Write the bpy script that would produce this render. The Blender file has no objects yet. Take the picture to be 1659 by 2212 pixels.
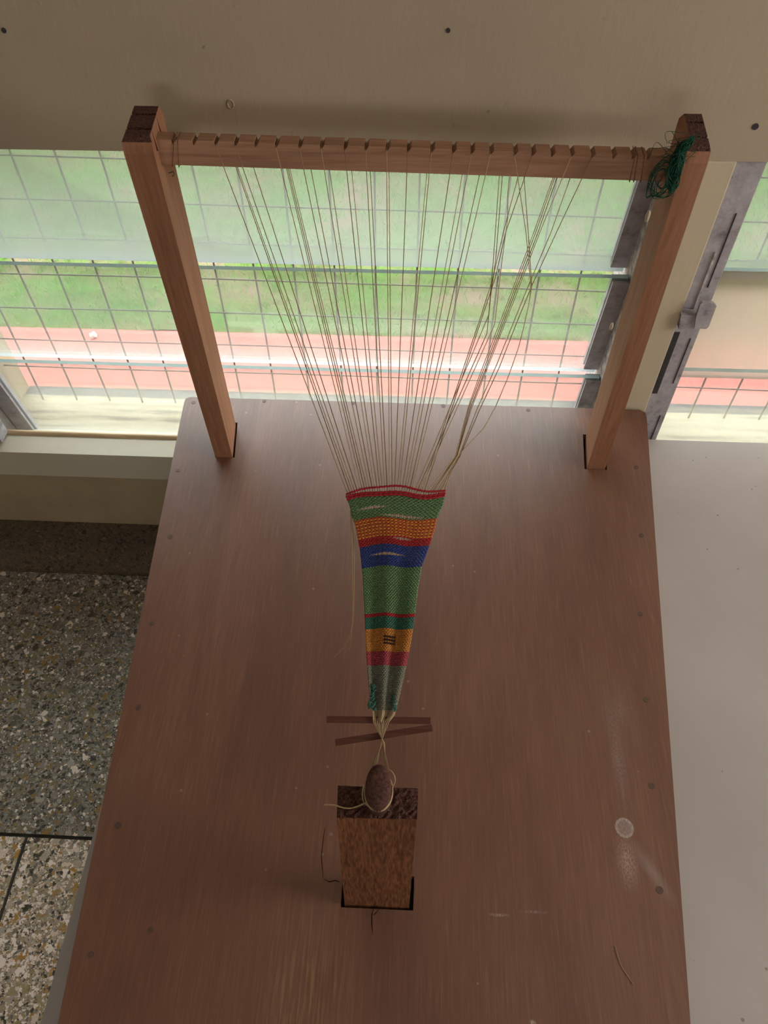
import bpy, bmesh, math, random
import numpy as np
from mathutils import Vector, Matrix
random.seed(7)
S = bpy.context.scene
COL = S.collection
# ---------------------------------------------------------------- camera
W_, H_, F_ = 1659.0, 2212.0, 1600.0
CZ = 1.5
_d = np.array([13.5, 1272, 1600.0]); _d /= np.linalg.norm(_d)
_k = -.035; _s = -(13.5 + 1600*_k)/1272
_a = np.array([1, _s, _k]); _a /= np.linalg.norm(_a)
_Z = -_d; _Y = np.cross(_Z, _a)
MW = np.array([_a, _Y, _Z])            # photo camera axes (right, down, forward) -> room axes
cd = bpy.data.cameras.new('camera'); cam = bpy.data.objects.new('camera', cd); COL.objects.link(cam)
cd.sensor_fit = 'HORIZONTAL'; cd.sensor_width = 36; cd.lens = 36*F_/W_; cd.clip_start = .02; cd.clip_end = 200
R3 = MW @ np.diag([1, -1, -1])
m4 = Matrix.Identity(4)
for i in range(3):
    for j in range(3): m4[i][j] = float(R3[i][j])
m4[2][3] = CZ
cam.matrix_world = m4
S.camera = cam
# ---------------------------------------------------------------- sky and light
wd = bpy.data.worlds.new('overcast_sky'); S.world = wd; wd.use_nodes = True
bg = wd.node_tree.nodes['Background']
SKY = 6.6
bg.inputs['Color'].default_value = (.95, .97, 1.0, 1); bg.inputs['Strength'].default_value = SKY
S.view_settings.view_transform = 'Standard'; S.view_settings.look = 'None'
S.view_settings.exposure = 0.07; S.view_settings.gamma = 1; S.view_settings.use_curve_mapping = False
def area(name, loc, target, sx, sy, power, color):
    l = bpy.data.lights.new(name, 'AREA'); l.shape = 'RECTANGLE'; l.size = sx; l.size_y = sy; l.energy = power; l.color = color
    o = bpy.data.objects.new(name, l); COL.objects.link(o); o.location = loc
    o.rotation_euler = (Vector(target)-Vector(loc)).to_track_quat('-Z', 'Y').to_euler(); return o
# daylight entering by the openings of the two walls outside the picture
area('daylight_side_opening', (2.42, .1, 1.55), (0, .1, 1.0), 1.0, .7, 27, (1, .93, .84))
area('daylight_rear_opening', (-.1, -2.55, 1.52), (-.1, 0, 1.2), 1.0, .45, 5.5, (1, .93, .85))

# ---------------------------------------------------------------- rays onto real planes
def ray(u, v): return MW @ np.array([(u-W_/2)/F_, (v-H_/2)/F_, 1.])
def onz(u, v, z): r = ray(u, v); t = (z-CZ)/r[2]; return Vector((t*r[0], t*r[1], z))
def ony(u, v, y): r = ray(u, v); t = y/r[1]; return Vector((t*r[0], y, CZ+t*r[2]))
WY0, WZ0, WS = .235, .815, .400        # the sloped plane of the warp: peg -> bar
def onW(u, v, off=0):
    r = ray(u, v); # z = WZ0+off + WS*(y-WY0)
    t = (CZ-WZ0-off+WS*WY0)/(WS*r[1]-r[2]); return Vector((t*r[0], t*r[1], CZ+t*r[2]))
WN = Vector((0, -WS, 1)).normalized()

# ---------------------------------------------------------------- materials
def mat(name):
    m = bpy.data.materials.new(name); m.use_nodes = True
    nt = m.node_tree; b = nt.nodes['Principled BSDF']; return m, nt, b
class N:
    def __init__(s, nt): s.nt = nt
    def n(s, t, **k):
        x = s.nt.nodes.new(t)
        for a, b in k.items(): setattr(x, a, b)
        return x
    def l(s, a, b): s.nt.links.new(a, b)
    def coord(s, sc=(1, 1, 1), rot=(0, 0, 0), loc=(0, 0, 0)):
        c = s.n('ShaderNodeTexCoord'); m = s.n('ShaderNodeMapping'); m.inputs['Scale'].default_value = sc
        m.inputs['Rotation'].default_value = rot; m.inputs['Location'].default_value = loc
        s.l(c.outputs['Object'], m.inputs['Vector']); return m.outputs['Vector']
    def noise(s, vec, scale, detail=4, rough=.55, dist=0):
        x = s.n('ShaderNodeTexNoise'); x.inputs['Scale'].default_value = scale; x.inputs['Detail'].default_value = detail
        x.inputs['Roughness'].default_value = rough; x.inputs['Distortion'].default_value = dist; s.l(vec, x.inputs['Vector']); return x.outputs['Fac']
    def ramp(s, fac, stops, mode='LINEAR'):
        x = s.n('ShaderNodeValToRGB'); cr = x.color_ramp; cr.interpolation = mode
        while len(cr.elements) < len(stops): cr.elements.new(.5)
        for e, (p, c) in zip(cr.elements, stops):
            e.position = p; e.color = (*c, 1) if len(c) == 3 else c
        s.l(fac, x.inputs['Fac']); return x.outputs['Color']
    def mix(s, fac, a, b, mode='MIX'):
        x = s.n('ShaderNodeMix', data_type='RGBA', blend_type=mode)
        for sock, v in ((x.inputs[0], fac), (x.inputs[6], a), (x.inputs[7], b)):
            if hasattr(v, 'links'): s.l(v, sock)
            elif isinstance(v, (int, float)): sock.default_value = v
            else: sock.default_value = (*v, 1)
        return x.outputs[2]
    def math(s, op, a, b=0, c=0, clamp=False):
        x = s.n('ShaderNodeMath', operation=op, use_clamp=clamp)
        for i, v in enumerate((a, b, c)):
            if hasattr(v, 'links'): s.l(v, x.inputs[i])
            else: x.inputs[i].default_value = v
        return x.outputs[0]
    def bump(s, h, strength, dist, b):
        x = s.n('ShaderNodeBump'); x.inputs['Strength'].default_value = strength; x.inputs['Distance'].default_value = dist
        s.l(h, x.inputs['Height']); s.l(x.outputs['Normal'], b.inputs['Normal'])
def g(v): return (v, v, v)
def plain(name, col, rough=.6, var=.12, scale=40, spec=.5, metal=0, sc=(1, 1, 1), bump=0):
    m, nt, b = mat(name); k = N(nt); v = k.coord(sc)
    f = k.noise(v, scale)
    c1 = tuple(max(0, x*(1-var)) for x in col); c2 = tuple(min(1, x*(1+var)) for x in col)
    k.l(k.ramp(f, [(.3, c1), (.7, c2)]), b.inputs['Base Color'])
    b.inputs['Roughness'].default_value = rough; b.inputs['Metallic'].default_value = metal
    b.inputs['Specular IOR Level'].default_value = spec
    if bump: k.bump(f, bump, .002, b)
    return m
def wood(name, dark, light, axis='Z', rough=.5, fine=260, bump=.25, spec=.5, fw=.5):
    m, nt, b = mat(name); k = N(nt)
    sc = {'X': (.05, 1, 1), 'Y': (1, .05, 1), 'Z': (1, 1, .05)}[axis]
    v = k.coord(sc)
    f1 = k.noise(v, fine, 3, .6); f2 = k.noise(v, 28, 5, .6, .6)
    s = k.math('ADD', k.math('MULTIPLY', f1, fw), k.math('MULTIPLY', f2, 1-fw))
    k.l(k.ramp(s, [(.36, dark), (.62, light)]), b.inputs['Base Color'])
    b.inputs['Roughness'].default_value = rough; b.inputs['Specular IOR Level'].default_value = spec
    k.bump(f1, bump, .0006, b); return m

# stained plywood board with worn grain, glue ring and chalky scuffs
def board_mat():
    m, nt, b = mat('stained_plywood'); k = N(nt)
    v = k.coord((1, .035, 1)); f1 = k.noise(v, 420, 3, .65)
    v2 = k.coord((1, .16, 1)); f2 = k.noise(v2, 9, 5, .6, .8)
    v3 = k.coord(); f3 = k.noise(v3, 260, 2, .7); fp = k.noise(v3, 5.5, 4, .6)
    base = k.ramp(f2, [(.28, (.130, .053, .031)), (.5, (.172, .072, .043)), (.72, (.205, .094, .059))])
    base = k.mix(.75, base, k.ramp(f1, [(.3, g(.74)), (.55, g(1.0)), (.75, g(1.22))]), 'MULTIPLY')
    base = k.mix(k.math('MULTIPLY', k.ramp(f1, [(.60, g(0)), (.72, g(1))]), .28), base, (.26, .16, .085))
    base = k.mix(k.ramp(fp, [(.5, g(0)), (.75, g(.35))]), base, (.155, .088, .047))
    # yellower worn streak in front of the block
    c = k.n('ShaderNodeTexCoord'); sp = k.n('ShaderNodeSeparateXYZ'); k.l(c.outputs['Object'], sp.inputs[0])
    X, Y = sp.outputs[0], sp.outputs[1]
    def band(v_, c0, w):
        return k.math('SUBTRACT', 1, k.math('DIVIDE', k.math('ABSOLUTE', k.math('SUBTRACT', v_, c0)), w), clamp=True)
    worn = k.math('MULTIPLY', band(X, -.095, .06), k.math('MULTIPLY', k.math('SUBTRACT', .19, Y), 9, clamp=True))
    worn = k.math('MULTIPLY', worn, k.ramp(f1, [(.48, g(0)), (.62, g(1))]))
    base = k.mix(k.math('MULTIPLY', worn, .7), base, (.30, .17, .075))
    # glue ring
    dx = k.math('DIVIDE', k.math('SUBTRACT', X, .2745), .0112); dy = k.math('DIVIDE', k.math('SUBTRACT', Y, .2745), .0118)
    r = k.math('SQRT', k.math('ADD', k.math('MULTIPLY', dx, dx), k.math('MULTIPLY', dy, dy)))
    inside = k.math('LESS_THAN', r, 1.0)
    rim = k.ramp(r, [(0, g(.42)), (.66, g(.5)), (.80, g(.95)), (1, g(.85))])
    v4 = k.coord((1, .4, 1)); f4 = k.noise(v4, 700, 2, .7)
    spk = k.ramp(f4, [(.36, g(.15)), (.62, g(1))])
    ring = k.math('MULTIPLY', k.math('MULTIPLY', inside, rim), k.math('ADD', k.math('MULTIPLY', spk, .75), .2))
    base = k.mix(k.math('MULTIPLY', ring, .85), base, (.50, .46, .43))
    # streak under the ring, scuffs
    def blot(cx, cy, wx, wy, amt, col, base):
        f = k.math('MULTIPLY', band(X, cx, wx), band(Y, cy, wy))
        f = k.math('MULTIPLY', f, k.ramp(f4, [(.42, g(.1)), (.60, g(1))]))
        return k.mix(k.math('MULTIPLY', f, amt, clamp=True), base, col)
    base = blot(.272, .236, .014, .034, 1.5, (.36, .25, .21), base)
    base = blot(.279, .36, .012, .075, .6, (.30, .25, .24), base)
    base = blot(.29, .425, .03, .05, .35, (.28, .24, .23), base)
    base = blot(.128, .055, .006, .009, 2.5, (.42, .34, .31), base)
    base = blot(.148, .071, .004, .004, 2.2, (.42, .36, .33), base)
    base = blot(.117, .172, .013, .0022, 1.4, (.38, .30, .26), base)
    base = blot(.158, .177, .02, .002, .8, (.34, .27, .24), base)
    # oblique chalky wipe
    q = k.math('ADD', X, k.math('MULTIPLY', Y, .55))
    wipe = k.math('MULTIPLY', band(q, .424, .011), k.math('MULTIPLY', band(Y, .225, .04), 1))
    wipe = k.math('MULTIPLY', wipe, k.math('GREATER_THAN', X, .283))
    base = k.mix(k.math('MULTIPLY', wipe, .45), base, (.34, .28, .25))
    # specks
    vo = k.n('ShaderNodeTexVoronoi'); vo.inputs['Scale'].default_value = 22; k.l(v3, vo.inputs['Vector'])
    sx = k.math('LESS_THAN', vo.outputs['Distance'], .045)
    base = k.mix(k.math('MULTIPLY', sx, .4), base, (.36, .28, .22))
    k.l(base, b.inputs['Base Color'])
    b.inputs['Specular IOR Level'].default_value = .75
    k.l(k.ramp(f3, [(.3, g(.37)), (.7, g(.49))]), b.inputs['Roughness'])
    hsum = k.math('ADD', k.math('MULTIPLY', f1, .7), k.math('MULTIPLY', f3, .3))
    k.bump(hsum, .35, .0006, b)
    return m
M_board = board_mat()
M_post = wood('post_wood', (.22, .095, .050), (.32, .155, .085), 'Z', .7, spec=.2)
M_bar = wood('bar_wood', (.24, .125, .075), (.40, .225, .14), 'X', .7, spec=.2)
M_block = wood('block_wood', (.075, .026, .010), (.25, .098, .040), 'Z', .65, 420, .9, .3, .8)
M_stick = wood('stick_wood', (.075, .030, .020), (.12, .052, .038), 'X', .8, spec=.1)
M_end = plain('sawn_end_grain', (.085, .038, .028), .9, .75, 520, .2, bump=1.0)
M_peg = plain('peg_wood', (.085, .040, .030), .8, .4, 420, .1, bump=.7)
M_nail = plain('filled_nail', (.10, .055, .042), .5, .2, 300)
M_string = plain('cotton_string', (.38, .27, .155), .8, .12, 300, .2)
M_strings = [M_string, plain('string_shade_a', (.26, .18, .10), .8, .12, 300, .2), plain('string_shade_b', (.46, .34, .21), .8, .12, 300, .2)]
M_lash = plain('brown_lashing', (.22, .10, .05), .6, .2, 300)
def yarn(n, c): return plain(n, c, .85, .22, 900, .15)
M_green = yarn('green_yarn', (.115, .215, .10)); M_red = yarn('red_yarn', (.36, .022, .03)); M_orange = yarn('orange_yarn', (.62, .23, .04))
M_rust = yarn('rust_yarn', (.42, .08, .03)); M_blue = yarn('blue_yarn', (.03, .055, .22)); M_teal = yarn('teal_yarn', (.035, .13, .095))
M_amber = yarn('amber_yarn', (.48, .20, .045)); M_pink = yarn('pink_yarn', (.35, .055, .08)); M_sage = yarn('sage_yarn', (.19, .20, .155))
M_black = yarn('black_yarn', (.012, .010, .012)); M_dgreen = plain('green_tangle_yarn', (.010, .062, .036), .8, .3, 300, .2)

def paint(name, col, rough=.55, bumpy=.4, axis=(1, 1, .12), dirt=.25, dcol=None, spec=.4):
    m, nt, b = mat(name); k = N(nt)
    v = k.coord(axis); f1 = k.noise(v, 110, 4, .6); v3 = k.coord(); f3 = k.noise(v3, 3.2, 5, .62)
    f4 = k.noise(v3, 60, 3, .7)
    c = k.mix(k.ramp(f3, [(.42, g(0)), (.75, g(dirt))]), col, dcol or tuple(x*.55 for x in col))
    c = k.mix(k.ramp(f4, [(.68, g(0)), (.74, g(dirt*.8))]), c, tuple(x*.4 for x in col))
    k.l(c, b.inputs['Base Color']); b.inputs['Roughness'].default_value = rough; b.inputs['Specular IOR Level'].default_value = spec
    k.bump(f1, bumpy, .0012, b); return m
M_wall = paint('beige_brushed_paint', (.39, .315, .225), .55, .3, (1, 1, .3))
M_lower = paint('dirty_cream_paint', (.40, .32, .20), .6, .4, (1, 1, 1), .55, (.20, .13, .07))
M_cream = paint('cream_paint', (.50, .43, .30), .5, .25, (1, 1, .2), .25)
M_ledge = paint('pale_ledge_paint', (.60, .55, .44), .45, .2, (.2, 1, 1), .3, (.34, .24, .14))
M_ceil = paint('ceiling_paint', (.62, .58, .50), .7, .1)
M_room = paint('room_wall_paint', (.50, .43, .33), .6, .2)
M_table = None
def table_mat():
    m, nt, b = mat('white_tabletop_paint'); k = N(nt); v = k.coord(); f = k.noise(v, 2.2, 5, .6); f2 = k.noise(v, 500, 2, .6)
    c = k.ramp(f, [(.35, (.40, .365, .345)), (.65, (.47, .43, .41))])
    vo = k.n('ShaderNodeTexVoronoi'); vo.inputs['Scale'].default_value = 34; k.l(v, vo.inputs['Vector'])
    sx = k.math('LESS_THAN', vo.outputs['Distance'], k.math('MULTIPLY', k.noise(v, 9, 2), .11))
    c = k.mix(k.math('MULTIPLY', sx, .6), c, (.12, .09, .07))
    k.l(c, b.inputs['Base Color']); b.inputs['Roughness'].default_value = .42; b.inputs['Specular IOR Level'].default_value = .4
    k.bump(f2, .08, .0005, b); return m
M_table = table_mat()
def sill_mat():
    m, nt, b = mat('worn_cream_wood'); k = N(nt); v = k.coord((.06, 1, 1)); f = k.noise(v, 55, 5, .65, .4); v2 = k.coord(); f2 = k.noise(v2, 9, 4, .6)
    c = k.ramp(f, [(.38, (.09, .06, .035)), (.45, (.28, .23, .14)), (.6, (.385, .33, .21))])
    c = k.mix(k.ramp(f2, [(.55, g(0)), (.8, g(.45))]), c, (.42, .33, .22))
    k.l(c, b.inputs['Base Color']); b.inputs['Roughness'].default_value = .6; k.bump(f, .3, .001, b); return m
M_sill = sill_mat()
M_conc = plain('grey_render', (.075, .07, .075), .8, .35, 60)
def alu_mat():
    m, nt, b = mat('dirty_grey_aluminium'); k = N(nt); v = k.coord(); f = k.noise(v, 45, 5, .7); f2 = k.noise(v, 14, 4, .6)
    c = k.ramp(f, [(.3, (.17, .15, .16)), (.42, (.32, .295, .31)), (.62, (.40, .375, .39)), (.74, (.52, .49, .50))])
    c = k.mix(k.ramp(f2, [(.6, g(0)), (.72, g(.6))]), c, (.09, .075, .07))
    k.l(c, b.inputs['Base Color']); b.inputs['Roughness'].default_value = .5; b.inputs['Metallic'].default_value = .15; return m
M_alu = alu_mat()
M_alu2 = plain('peeling_white_channel', (.40, .38, .37), .6, .6, 70)
M_dark = plain('dark_rubber', (.022, .018, .020), .6, .3, 80)
M_wire = plain('galvanised_wire', (.17, .145, .13), .55, .3, 60, metal=.2)
M_edge = plain('glass_edge_green', (.34, .46, .44), .3, .1, 20)
M_edge2 = plain('glass_lower_edge', (.62, .68, .70), .25, .08, 20)
def glass(name, dust, dcol, lo=.8, hi=1.2, bottom=0, z0=0, tint=(.97, 1, .98)):
    m, nt, b = mat(name); k = N(nt); out = nt.nodes['Material Output']
    v = k.coord((1, 1, 1)); f = k.noise(v, 7, 5, .6); f2 = k.noise(v, 120, 2, .6)
    tr = k.n('ShaderNodeBsdfTransparent'); tr.inputs[0].default_value = (*tint, 1)
    gl = k.n('ShaderNodeBsdfGlossy'); gl.inputs['Roughness'].default_value = .06
    df = k.n('ShaderNodeBsdfTranslucent'); df.inputs[0].default_value = (*dcol, 1)
    d2 = k.n('ShaderNodeBsdfDiffuse'); d2.inputs[0].default_value = (*dcol, 1)
    dd = k.n('ShaderNodeMixShader'); dd.inputs[0].default_value = .25; k.l(df.outputs[0], dd.inputs[1]); k.l(d2.outputs[0], dd.inputs[2])
    fac = k.math('MULTIPLY', k.ramp(f, [(.3, g(lo)), (.7, g(1))]), dust*hi)
    if bottom:
        sp = k.n('ShaderNodeSeparateXYZ'); k.l(v, sp.inputs[0])
        e = k.math('MULTIPLY', k.math('SUBTRACT', 1, k.math('DIVIDE', k.math('SUBTRACT', sp.outputs[2], z0), .06), clamp=True), bottom)
        fac = k.math('ADD', fac, e)
    fly = k.n('ShaderNodeTexVoronoi'); fly.inputs['Scale'].default_value = 13; k.l(v, fly.inputs['Vector'])
    m1 = k.n('ShaderNodeMixShader'); k.l(fac, m1.inputs[0]); k.l(tr.outputs[0], m1.inputs[1]); k.l(dd.outputs[0], m1.inputs[2])
    fr = k.n('ShaderNodeFresnel'); fr.inputs[0].default_value = 1.45
    m2 = k.n('ShaderNodeMixShader'); k.l(k.math('MULTIPLY', fr.outputs[0], .45), m2.inputs[0]); k.l(m1.outputs[0], m2.inputs[1]); k.l(gl.outputs[0], m2.inputs[2])
    k.l(m2.outputs[0], out.inputs['Surface']); return m
M_gA = glass('dusty_glass_heavy', .44, (.39, .425, .385), .93, 1.0, .10, .757)
M_gB = glass('dusty_glass_light', .065, (.74, .78, .76), .6, 1.0, .06, .533)
M_gC = glass('dusty_glass_pale', .06, (.78, .78, .76), .7, 1.0, .07, .305)
def frosted():
    m, nt, b = mat('frosted_glass'); k = N(nt); out = nt.nodes['Material Output']
    rf = k.n('ShaderNodeBsdfRefraction'); rf.inputs['IOR'].default_value = 1.02; rf.inputs['Roughness'].default_value = .45
    rf.inputs[0].default_value = (.95, .95, .92, 1)
    gg = glass_dd = k.n('ShaderNodeBsdfTranslucent'); gg.inputs[0].default_value = (.42, .36, .31, 1)
    r2 = k.n('ShaderNodeBsdfRefraction'); r2.inputs['IOR'].default_value = 1.05; r2.inputs['Roughness'].default_value = .5; r2.inputs[0].default_value = (.8, .74, .68, 1)
    m1 = k.n('ShaderNodeMixShader'); m1.inputs[0].default_value = .6; k.l(r2.outputs[0], m1.inputs[1]); k.l(gg.outputs[0], m1.inputs[2])
    k.l(m1.outputs[0], out.inputs['Surface']); return m
M_frost = frosted()
def tuple_gain(k, col): return k.mix(1.0, col, (2.4, 2.35, 2.3), 'MULTIPLY')
def terrazzo(name, matrix, pal, seed, cover):
    m, nt, b = mat(name); k = N(nt); v = k.coord((1, 1, 1), loc=(seed, seed*.7, 0))
    nz = k.noise(v, 30, 3); c = k.mix(nz, tuple(x*.7 for x in matrix), tuple(min(1, x*1.25) for x in matrix))
    for li, (sc, cov) in enumerate(((330, cover[0]), (150, cover[1]), (78, cover[2]))):
        dn = k.n('ShaderNodeTexNoise'); dn.inputs['Scale'].default_value = sc*1.1; dn.inputs['Detail'].default_value = 3; k.l(v, dn.inputs['Vector'])
        vm = k.n('ShaderNodeVectorMath', operation='MULTIPLY_ADD'); vm.inputs[1].default_value = (1.1/sc,)*3
        k.l(dn.outputs['Color'], vm.inputs[0]); k.l(v, vm.inputs[2])
        vo = k.n('ShaderNodeTexVoronoi'); vo.inputs['Scale'].default_value = sc; k.l(vm.outputs[0], vo.inputs['Vector'])
        ve = k.n('ShaderNodeTexVoronoi', feature='DISTANCE_TO_EDGE'); ve.inputs['Scale'].default_value = sc; k.l(vm.outputs[0], ve.inputs['Vector'])
        se = k.n('ShaderNodeSeparateColor'); k.l(vo.outputs['Color'], se.inputs[0])
        on = k.math('MULTIPLY', k.math('LESS_THAN', se.outputs[1], cov), k.math('GREATER_THAN', ve.outputs['Distance'], k.math('MULTIPLY', se.outputs[2], .16)))
        n_ = len(pal); col = k.ramp(se.outputs[0], [(p_, q_) for p_, q_ in pal], 'CONSTANT')
        c = k.mix(k.math('MULTIPLY', on, .9), c, tuple_gain(k, col) if pal is not _pC else col)
    k.l(c, b.inputs['Base Color']); b.inputs['Roughness'].default_value = .2; b.inputs['Specular IOR Level'].default_value = .8
    f = k.noise(v, 14, 3); k.bump(f, .05, .002, b); return m
_pA = [(0, (.025, .026, .022)), (.22, (.06, .062, .055)), (.36, (.14, .09, .03)), (.47, (.11, .10, .06)), (.60, (.13, .125, .115)), (.76, (.20, .19, .175)), (.90, (.42, .38, .35))]
_pB = [(0, (.022, .024, .018)), (.11, (.09, .09, .08)), (.22, (.22, .13, .035)), (.34, (.20, .17, .10)), (.46, (.25, .22, .18)), (.60, (.42, .36, .32)), (.78, (.58, .51, .47))]
_pC = [(0, (.022, .022, .018)), (.3, (.07, .05, .035)), (.5, (.12, .08, .04)), (.7, (.10, .075, .05)), (.9, (.17, .12, .075))]
M_terA = terrazzo('terrazzo_grey', (.26, .245, .22), _pA, 3, (.8, .55, .16))
M_terB = terrazzo('terrazzo_light', (.46, .41, .35), _pB, 11, (.85, .62, .22))
M_terC = terrazzo('terrazzo_skirting', (.10, .075, .052), _pC, 23, (.5, .35, .08))
M_grout = plain('grout', (.055, .050, .048), .8, .3, 40)
def path_mat():
    m, nt, b = mat('red_oxide_path'); k = N(nt); v = k.coord(); f = k.noise(v, 5, 5, .6)
    k.l(k.ramp(f, [(.3, (.37, .112, .088)), (.7, (.42, .138, .110))]), b.inputs['Base Color']); b.inputs['Roughness'].default_value = .75; return m
M_path = path_mat()
def soil_mat():
    m, nt, b = mat('lawn_soil'); k = N(nt); v = k.coord(); f = k.noise(v, 4.5, 6, .65); f2 = k.noise(v, 60, 3, .7)
    c = k.ramp(f, [(.38, (.085, .165, .035)), (.52, (.12, .155, .055)), (.66, (.21, .155, .11))])
    c = k.mix(.5, c, k.ramp(f2, [(.3, g(.6)), (.7, g(1.3))]), 'MULTIPLY')
    k.l(c, b.inputs['Base Color']); b.inputs['Roughness'].default_value = .9; b.inputs['Specular IOR Level'].default_value = .1; return m
M_soil = soil_mat()
def grass_mat():
    m, nt, b = mat('grass_blades'); k = N(nt); v = k.coord(); f = k.noise(v, 5.0, 4, .6); f2 = k.noise(v, 170, 2, .7)
    c = k.ramp(f, [(.40, (.15, .36, .06)), (.52, (.20, .34, .10)), (.66, (.34, .28, .18))])
    c = k.mix(k.ramp(f2, [(.5, g(0)), (.75, g(.6))]), c, (.24, .28, .13))
    out = nt.nodes['Material Output']; tl = k.n('ShaderNodeBsdfTranslucent'); k.l(c, tl.inputs[0]); ms = k.n('ShaderNodeMixShader'); ms.inputs[0].default_value = .5
    k.l(b.outputs[0], ms.inputs[1]); k.l(tl.outputs[0], ms.inputs[2]); k.l(ms.outputs[0], out.inputs['Surface'])
    k.l(c, b.inputs['Base Color']); b.inputs['Roughness'].default_value = .7; b.inputs['Specular IOR Level'].default_value = .15; return m
M_grass = grass_mat()
M_white = plain('white_stone', (.8, .78, .75), .6)

# ---------------------------------------------------------------- mesh helpers
def link(name, me, mats, parent=None):
    o = bpy.data.objects.new(name, me); COL.objects.link(o)
    for m in (mats if isinstance(mats, (list, tuple)) else [mats]): me.materials.append(m)
    if parent is not None:
        o.parent = parent; o.matrix_parent_inverse = Matrix.Translation(parent.location).inverted()
    return o
def tag(o, label=None, cat=None, group=None, kind=None):
    if label: o['label'] = label
    if cat: o['category'] = cat
    if group: o['group'] = group
    if kind: o['kind'] = kind
    return o
def thing(name, loc, **k):
    o = bpy.data.objects.new(name, None); COL.objects.link(o); o.location = loc; o.empty_display_size = .05
    return tag(o, **k)
def bm_obj(name, bm, mats, parent=None, smooth=False, bevel=0):
    bmesh.ops.recalc_face_normals(bm, faces=bm.faces)
    if bevel:
        es = [e for e in bm.edges if len(e.link_faces) == 2 and e.calc_face_angle(0) > .6]
        bmesh.ops.bevel(bm, geom=es, offset=bevel, segments=2, affect='EDGES', profile=.6)
    me = bpy.data.meshes.new(name); bm.to_mesh(me); bm.free()
    if smooth:
        for p in me.polygons: p.use_smooth = True
    return link(name, me, mats, parent)
def add_box(bm, x0, x1, y0, y1, z0, z1, mi=0):
    vs = [bm.verts.new(c) for c in ((x0, y0, z0), (x1, y0, z0), (x1, y1, z0), (x0, y1, z0), (x0, y0, z1), (x1, y0, z1), (x1, y1, z1), (x0, y1, z1))]
    for f in ((0, 3, 2, 1), (4, 5, 6, 7), (0, 1, 5, 4), (1, 2, 6, 5), (2, 3, 7, 6), (3, 0, 4, 7)):
        bm.faces.new([vs[i] for i in f]).material_index = mi
def box(name, x0, x1, y0, y1, z0, z1, m, parent=None, bevel=0):
    bm = bmesh.new(); add_box(bm, x0, x1, y0, y1, z0, z1); return bm_obj(name, bm, m, parent, bevel=bevel)
def add_prism(bm, pts, d, mi=0):
    """extrude the 3D polygon pts by the vector d"""
    d = Vector(d); a = [bm.verts.new(p) for p in pts]; b = [bm.verts.new(Vector(p)+d) for p in pts]; n = len(pts)
    fs = [bm.faces.new(a), bm.faces.new(list(reversed(b)))]
    for i in range(n): fs.append(bm.faces.new([a[i], b[i], b[(i+1) % n], a[(i+1) % n]]))
    for f in fs: f.material_index = mi
    return a, b
def prism(name, pts, d, m, parent=None, bevel=0):
    bm = bmesh.new(); add_prism(bm, pts, d)
    if len(pts) > 5 and not bevel: bmesh.ops.triangulate(bm, faces=[f for f in bm.faces if len(f.verts) > 4])
    return bm_obj(name, bm, m, parent, bevel=bevel)
def tube_data(pts, r, sides=6, V=None, Fc=None):
    """append a tube along pts (list of Vector) to the vertex and face lists"""
    V = [] if V is None else V; Fc = [] if Fc is None else Fc
    n = len(pts); base = len(V); up = Vector((0, 0, 1))
    rr = r if isinstance(r, (list, tuple)) else [r]*n
    for i, p in enumerate(pts):
        t = (pts[min(i+1, n-1)]-pts[max(i-1, 0)]).normalized()
        u = up if abs(t.dot(up)) < .9 else Vector((1, 0, 0))
        a = t.cross(u).normalized(); b = a.cross(t).normalized()
        for s in range(sides):
            an = 2*math.pi*s/sides; V.append(p+(a*math.cos(an)+b*math.sin(an))*rr[i])
    for i in range(n-1):
        for s in range(sides):
            s2 = (s+1) % sides
            Fc.append((base+i*sides+s, base+i*sides+s2, base+(i+1)*sides+s2, base+(i+1)*sides+s))
    Fc.append(tuple(base+s for s in reversed(range(sides)))); Fc.append(tuple(base+(n-1)*sides+s for s in range(sides)))
    return V, Fc
def mesh_obj(name, V, Fc, m, parent=None, smooth=True):
    me = bpy.data.meshes.new(name); me.from_pydata([tuple(v) for v in V], [], Fc)
    if smooth: me.polygons.foreach_set('use_smooth', [True]*len(Fc))
    me.update(); return link(name, me, m, parent)
def tube(name, pts, r, m, parent=None, sides=6):
    V, Fc = tube_data([Vector(p) for p in pts], r, sides); return mesh_obj(name, V, Fc, m, parent)
def spline(pts, n=8):
    """Catmull-Rom through pts"""
    P = [Vector(p) for p in pts]; P = [P[0]*2-P[1]]+P+[P[-1]*2-P[-2]]; out = []
    for i in range(1, len(P)-2):
        for k in range(n):
            t = k/n; p0, p1, p2, p3 = P[i-1:i+3]
            out.append(.5*((2*p1)+(p2-p0)*t+(2*p0-5*p1+4*p2-p3)*t*t+(3*p1-p0-3*p2+p3)*t**3))
    out.append(P[-2]); return out
def cut(o, cutter):
    md = o.modifiers.new('b', 'BOOLEAN'); md.operation = 'DIFFERENCE'; md.solver = 'EXACT'; md.use_self = True; md.object = cutter
    bpy.context.view_layer.update(); dg = bpy.context.evaluated_depsgraph_get()
    me = bpy.data.meshes.new_from_object(o.evaluated_get(dg)); o.modifiers.clear(); o.data = me
    bpy.data.objects.remove(cutter)

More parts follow.
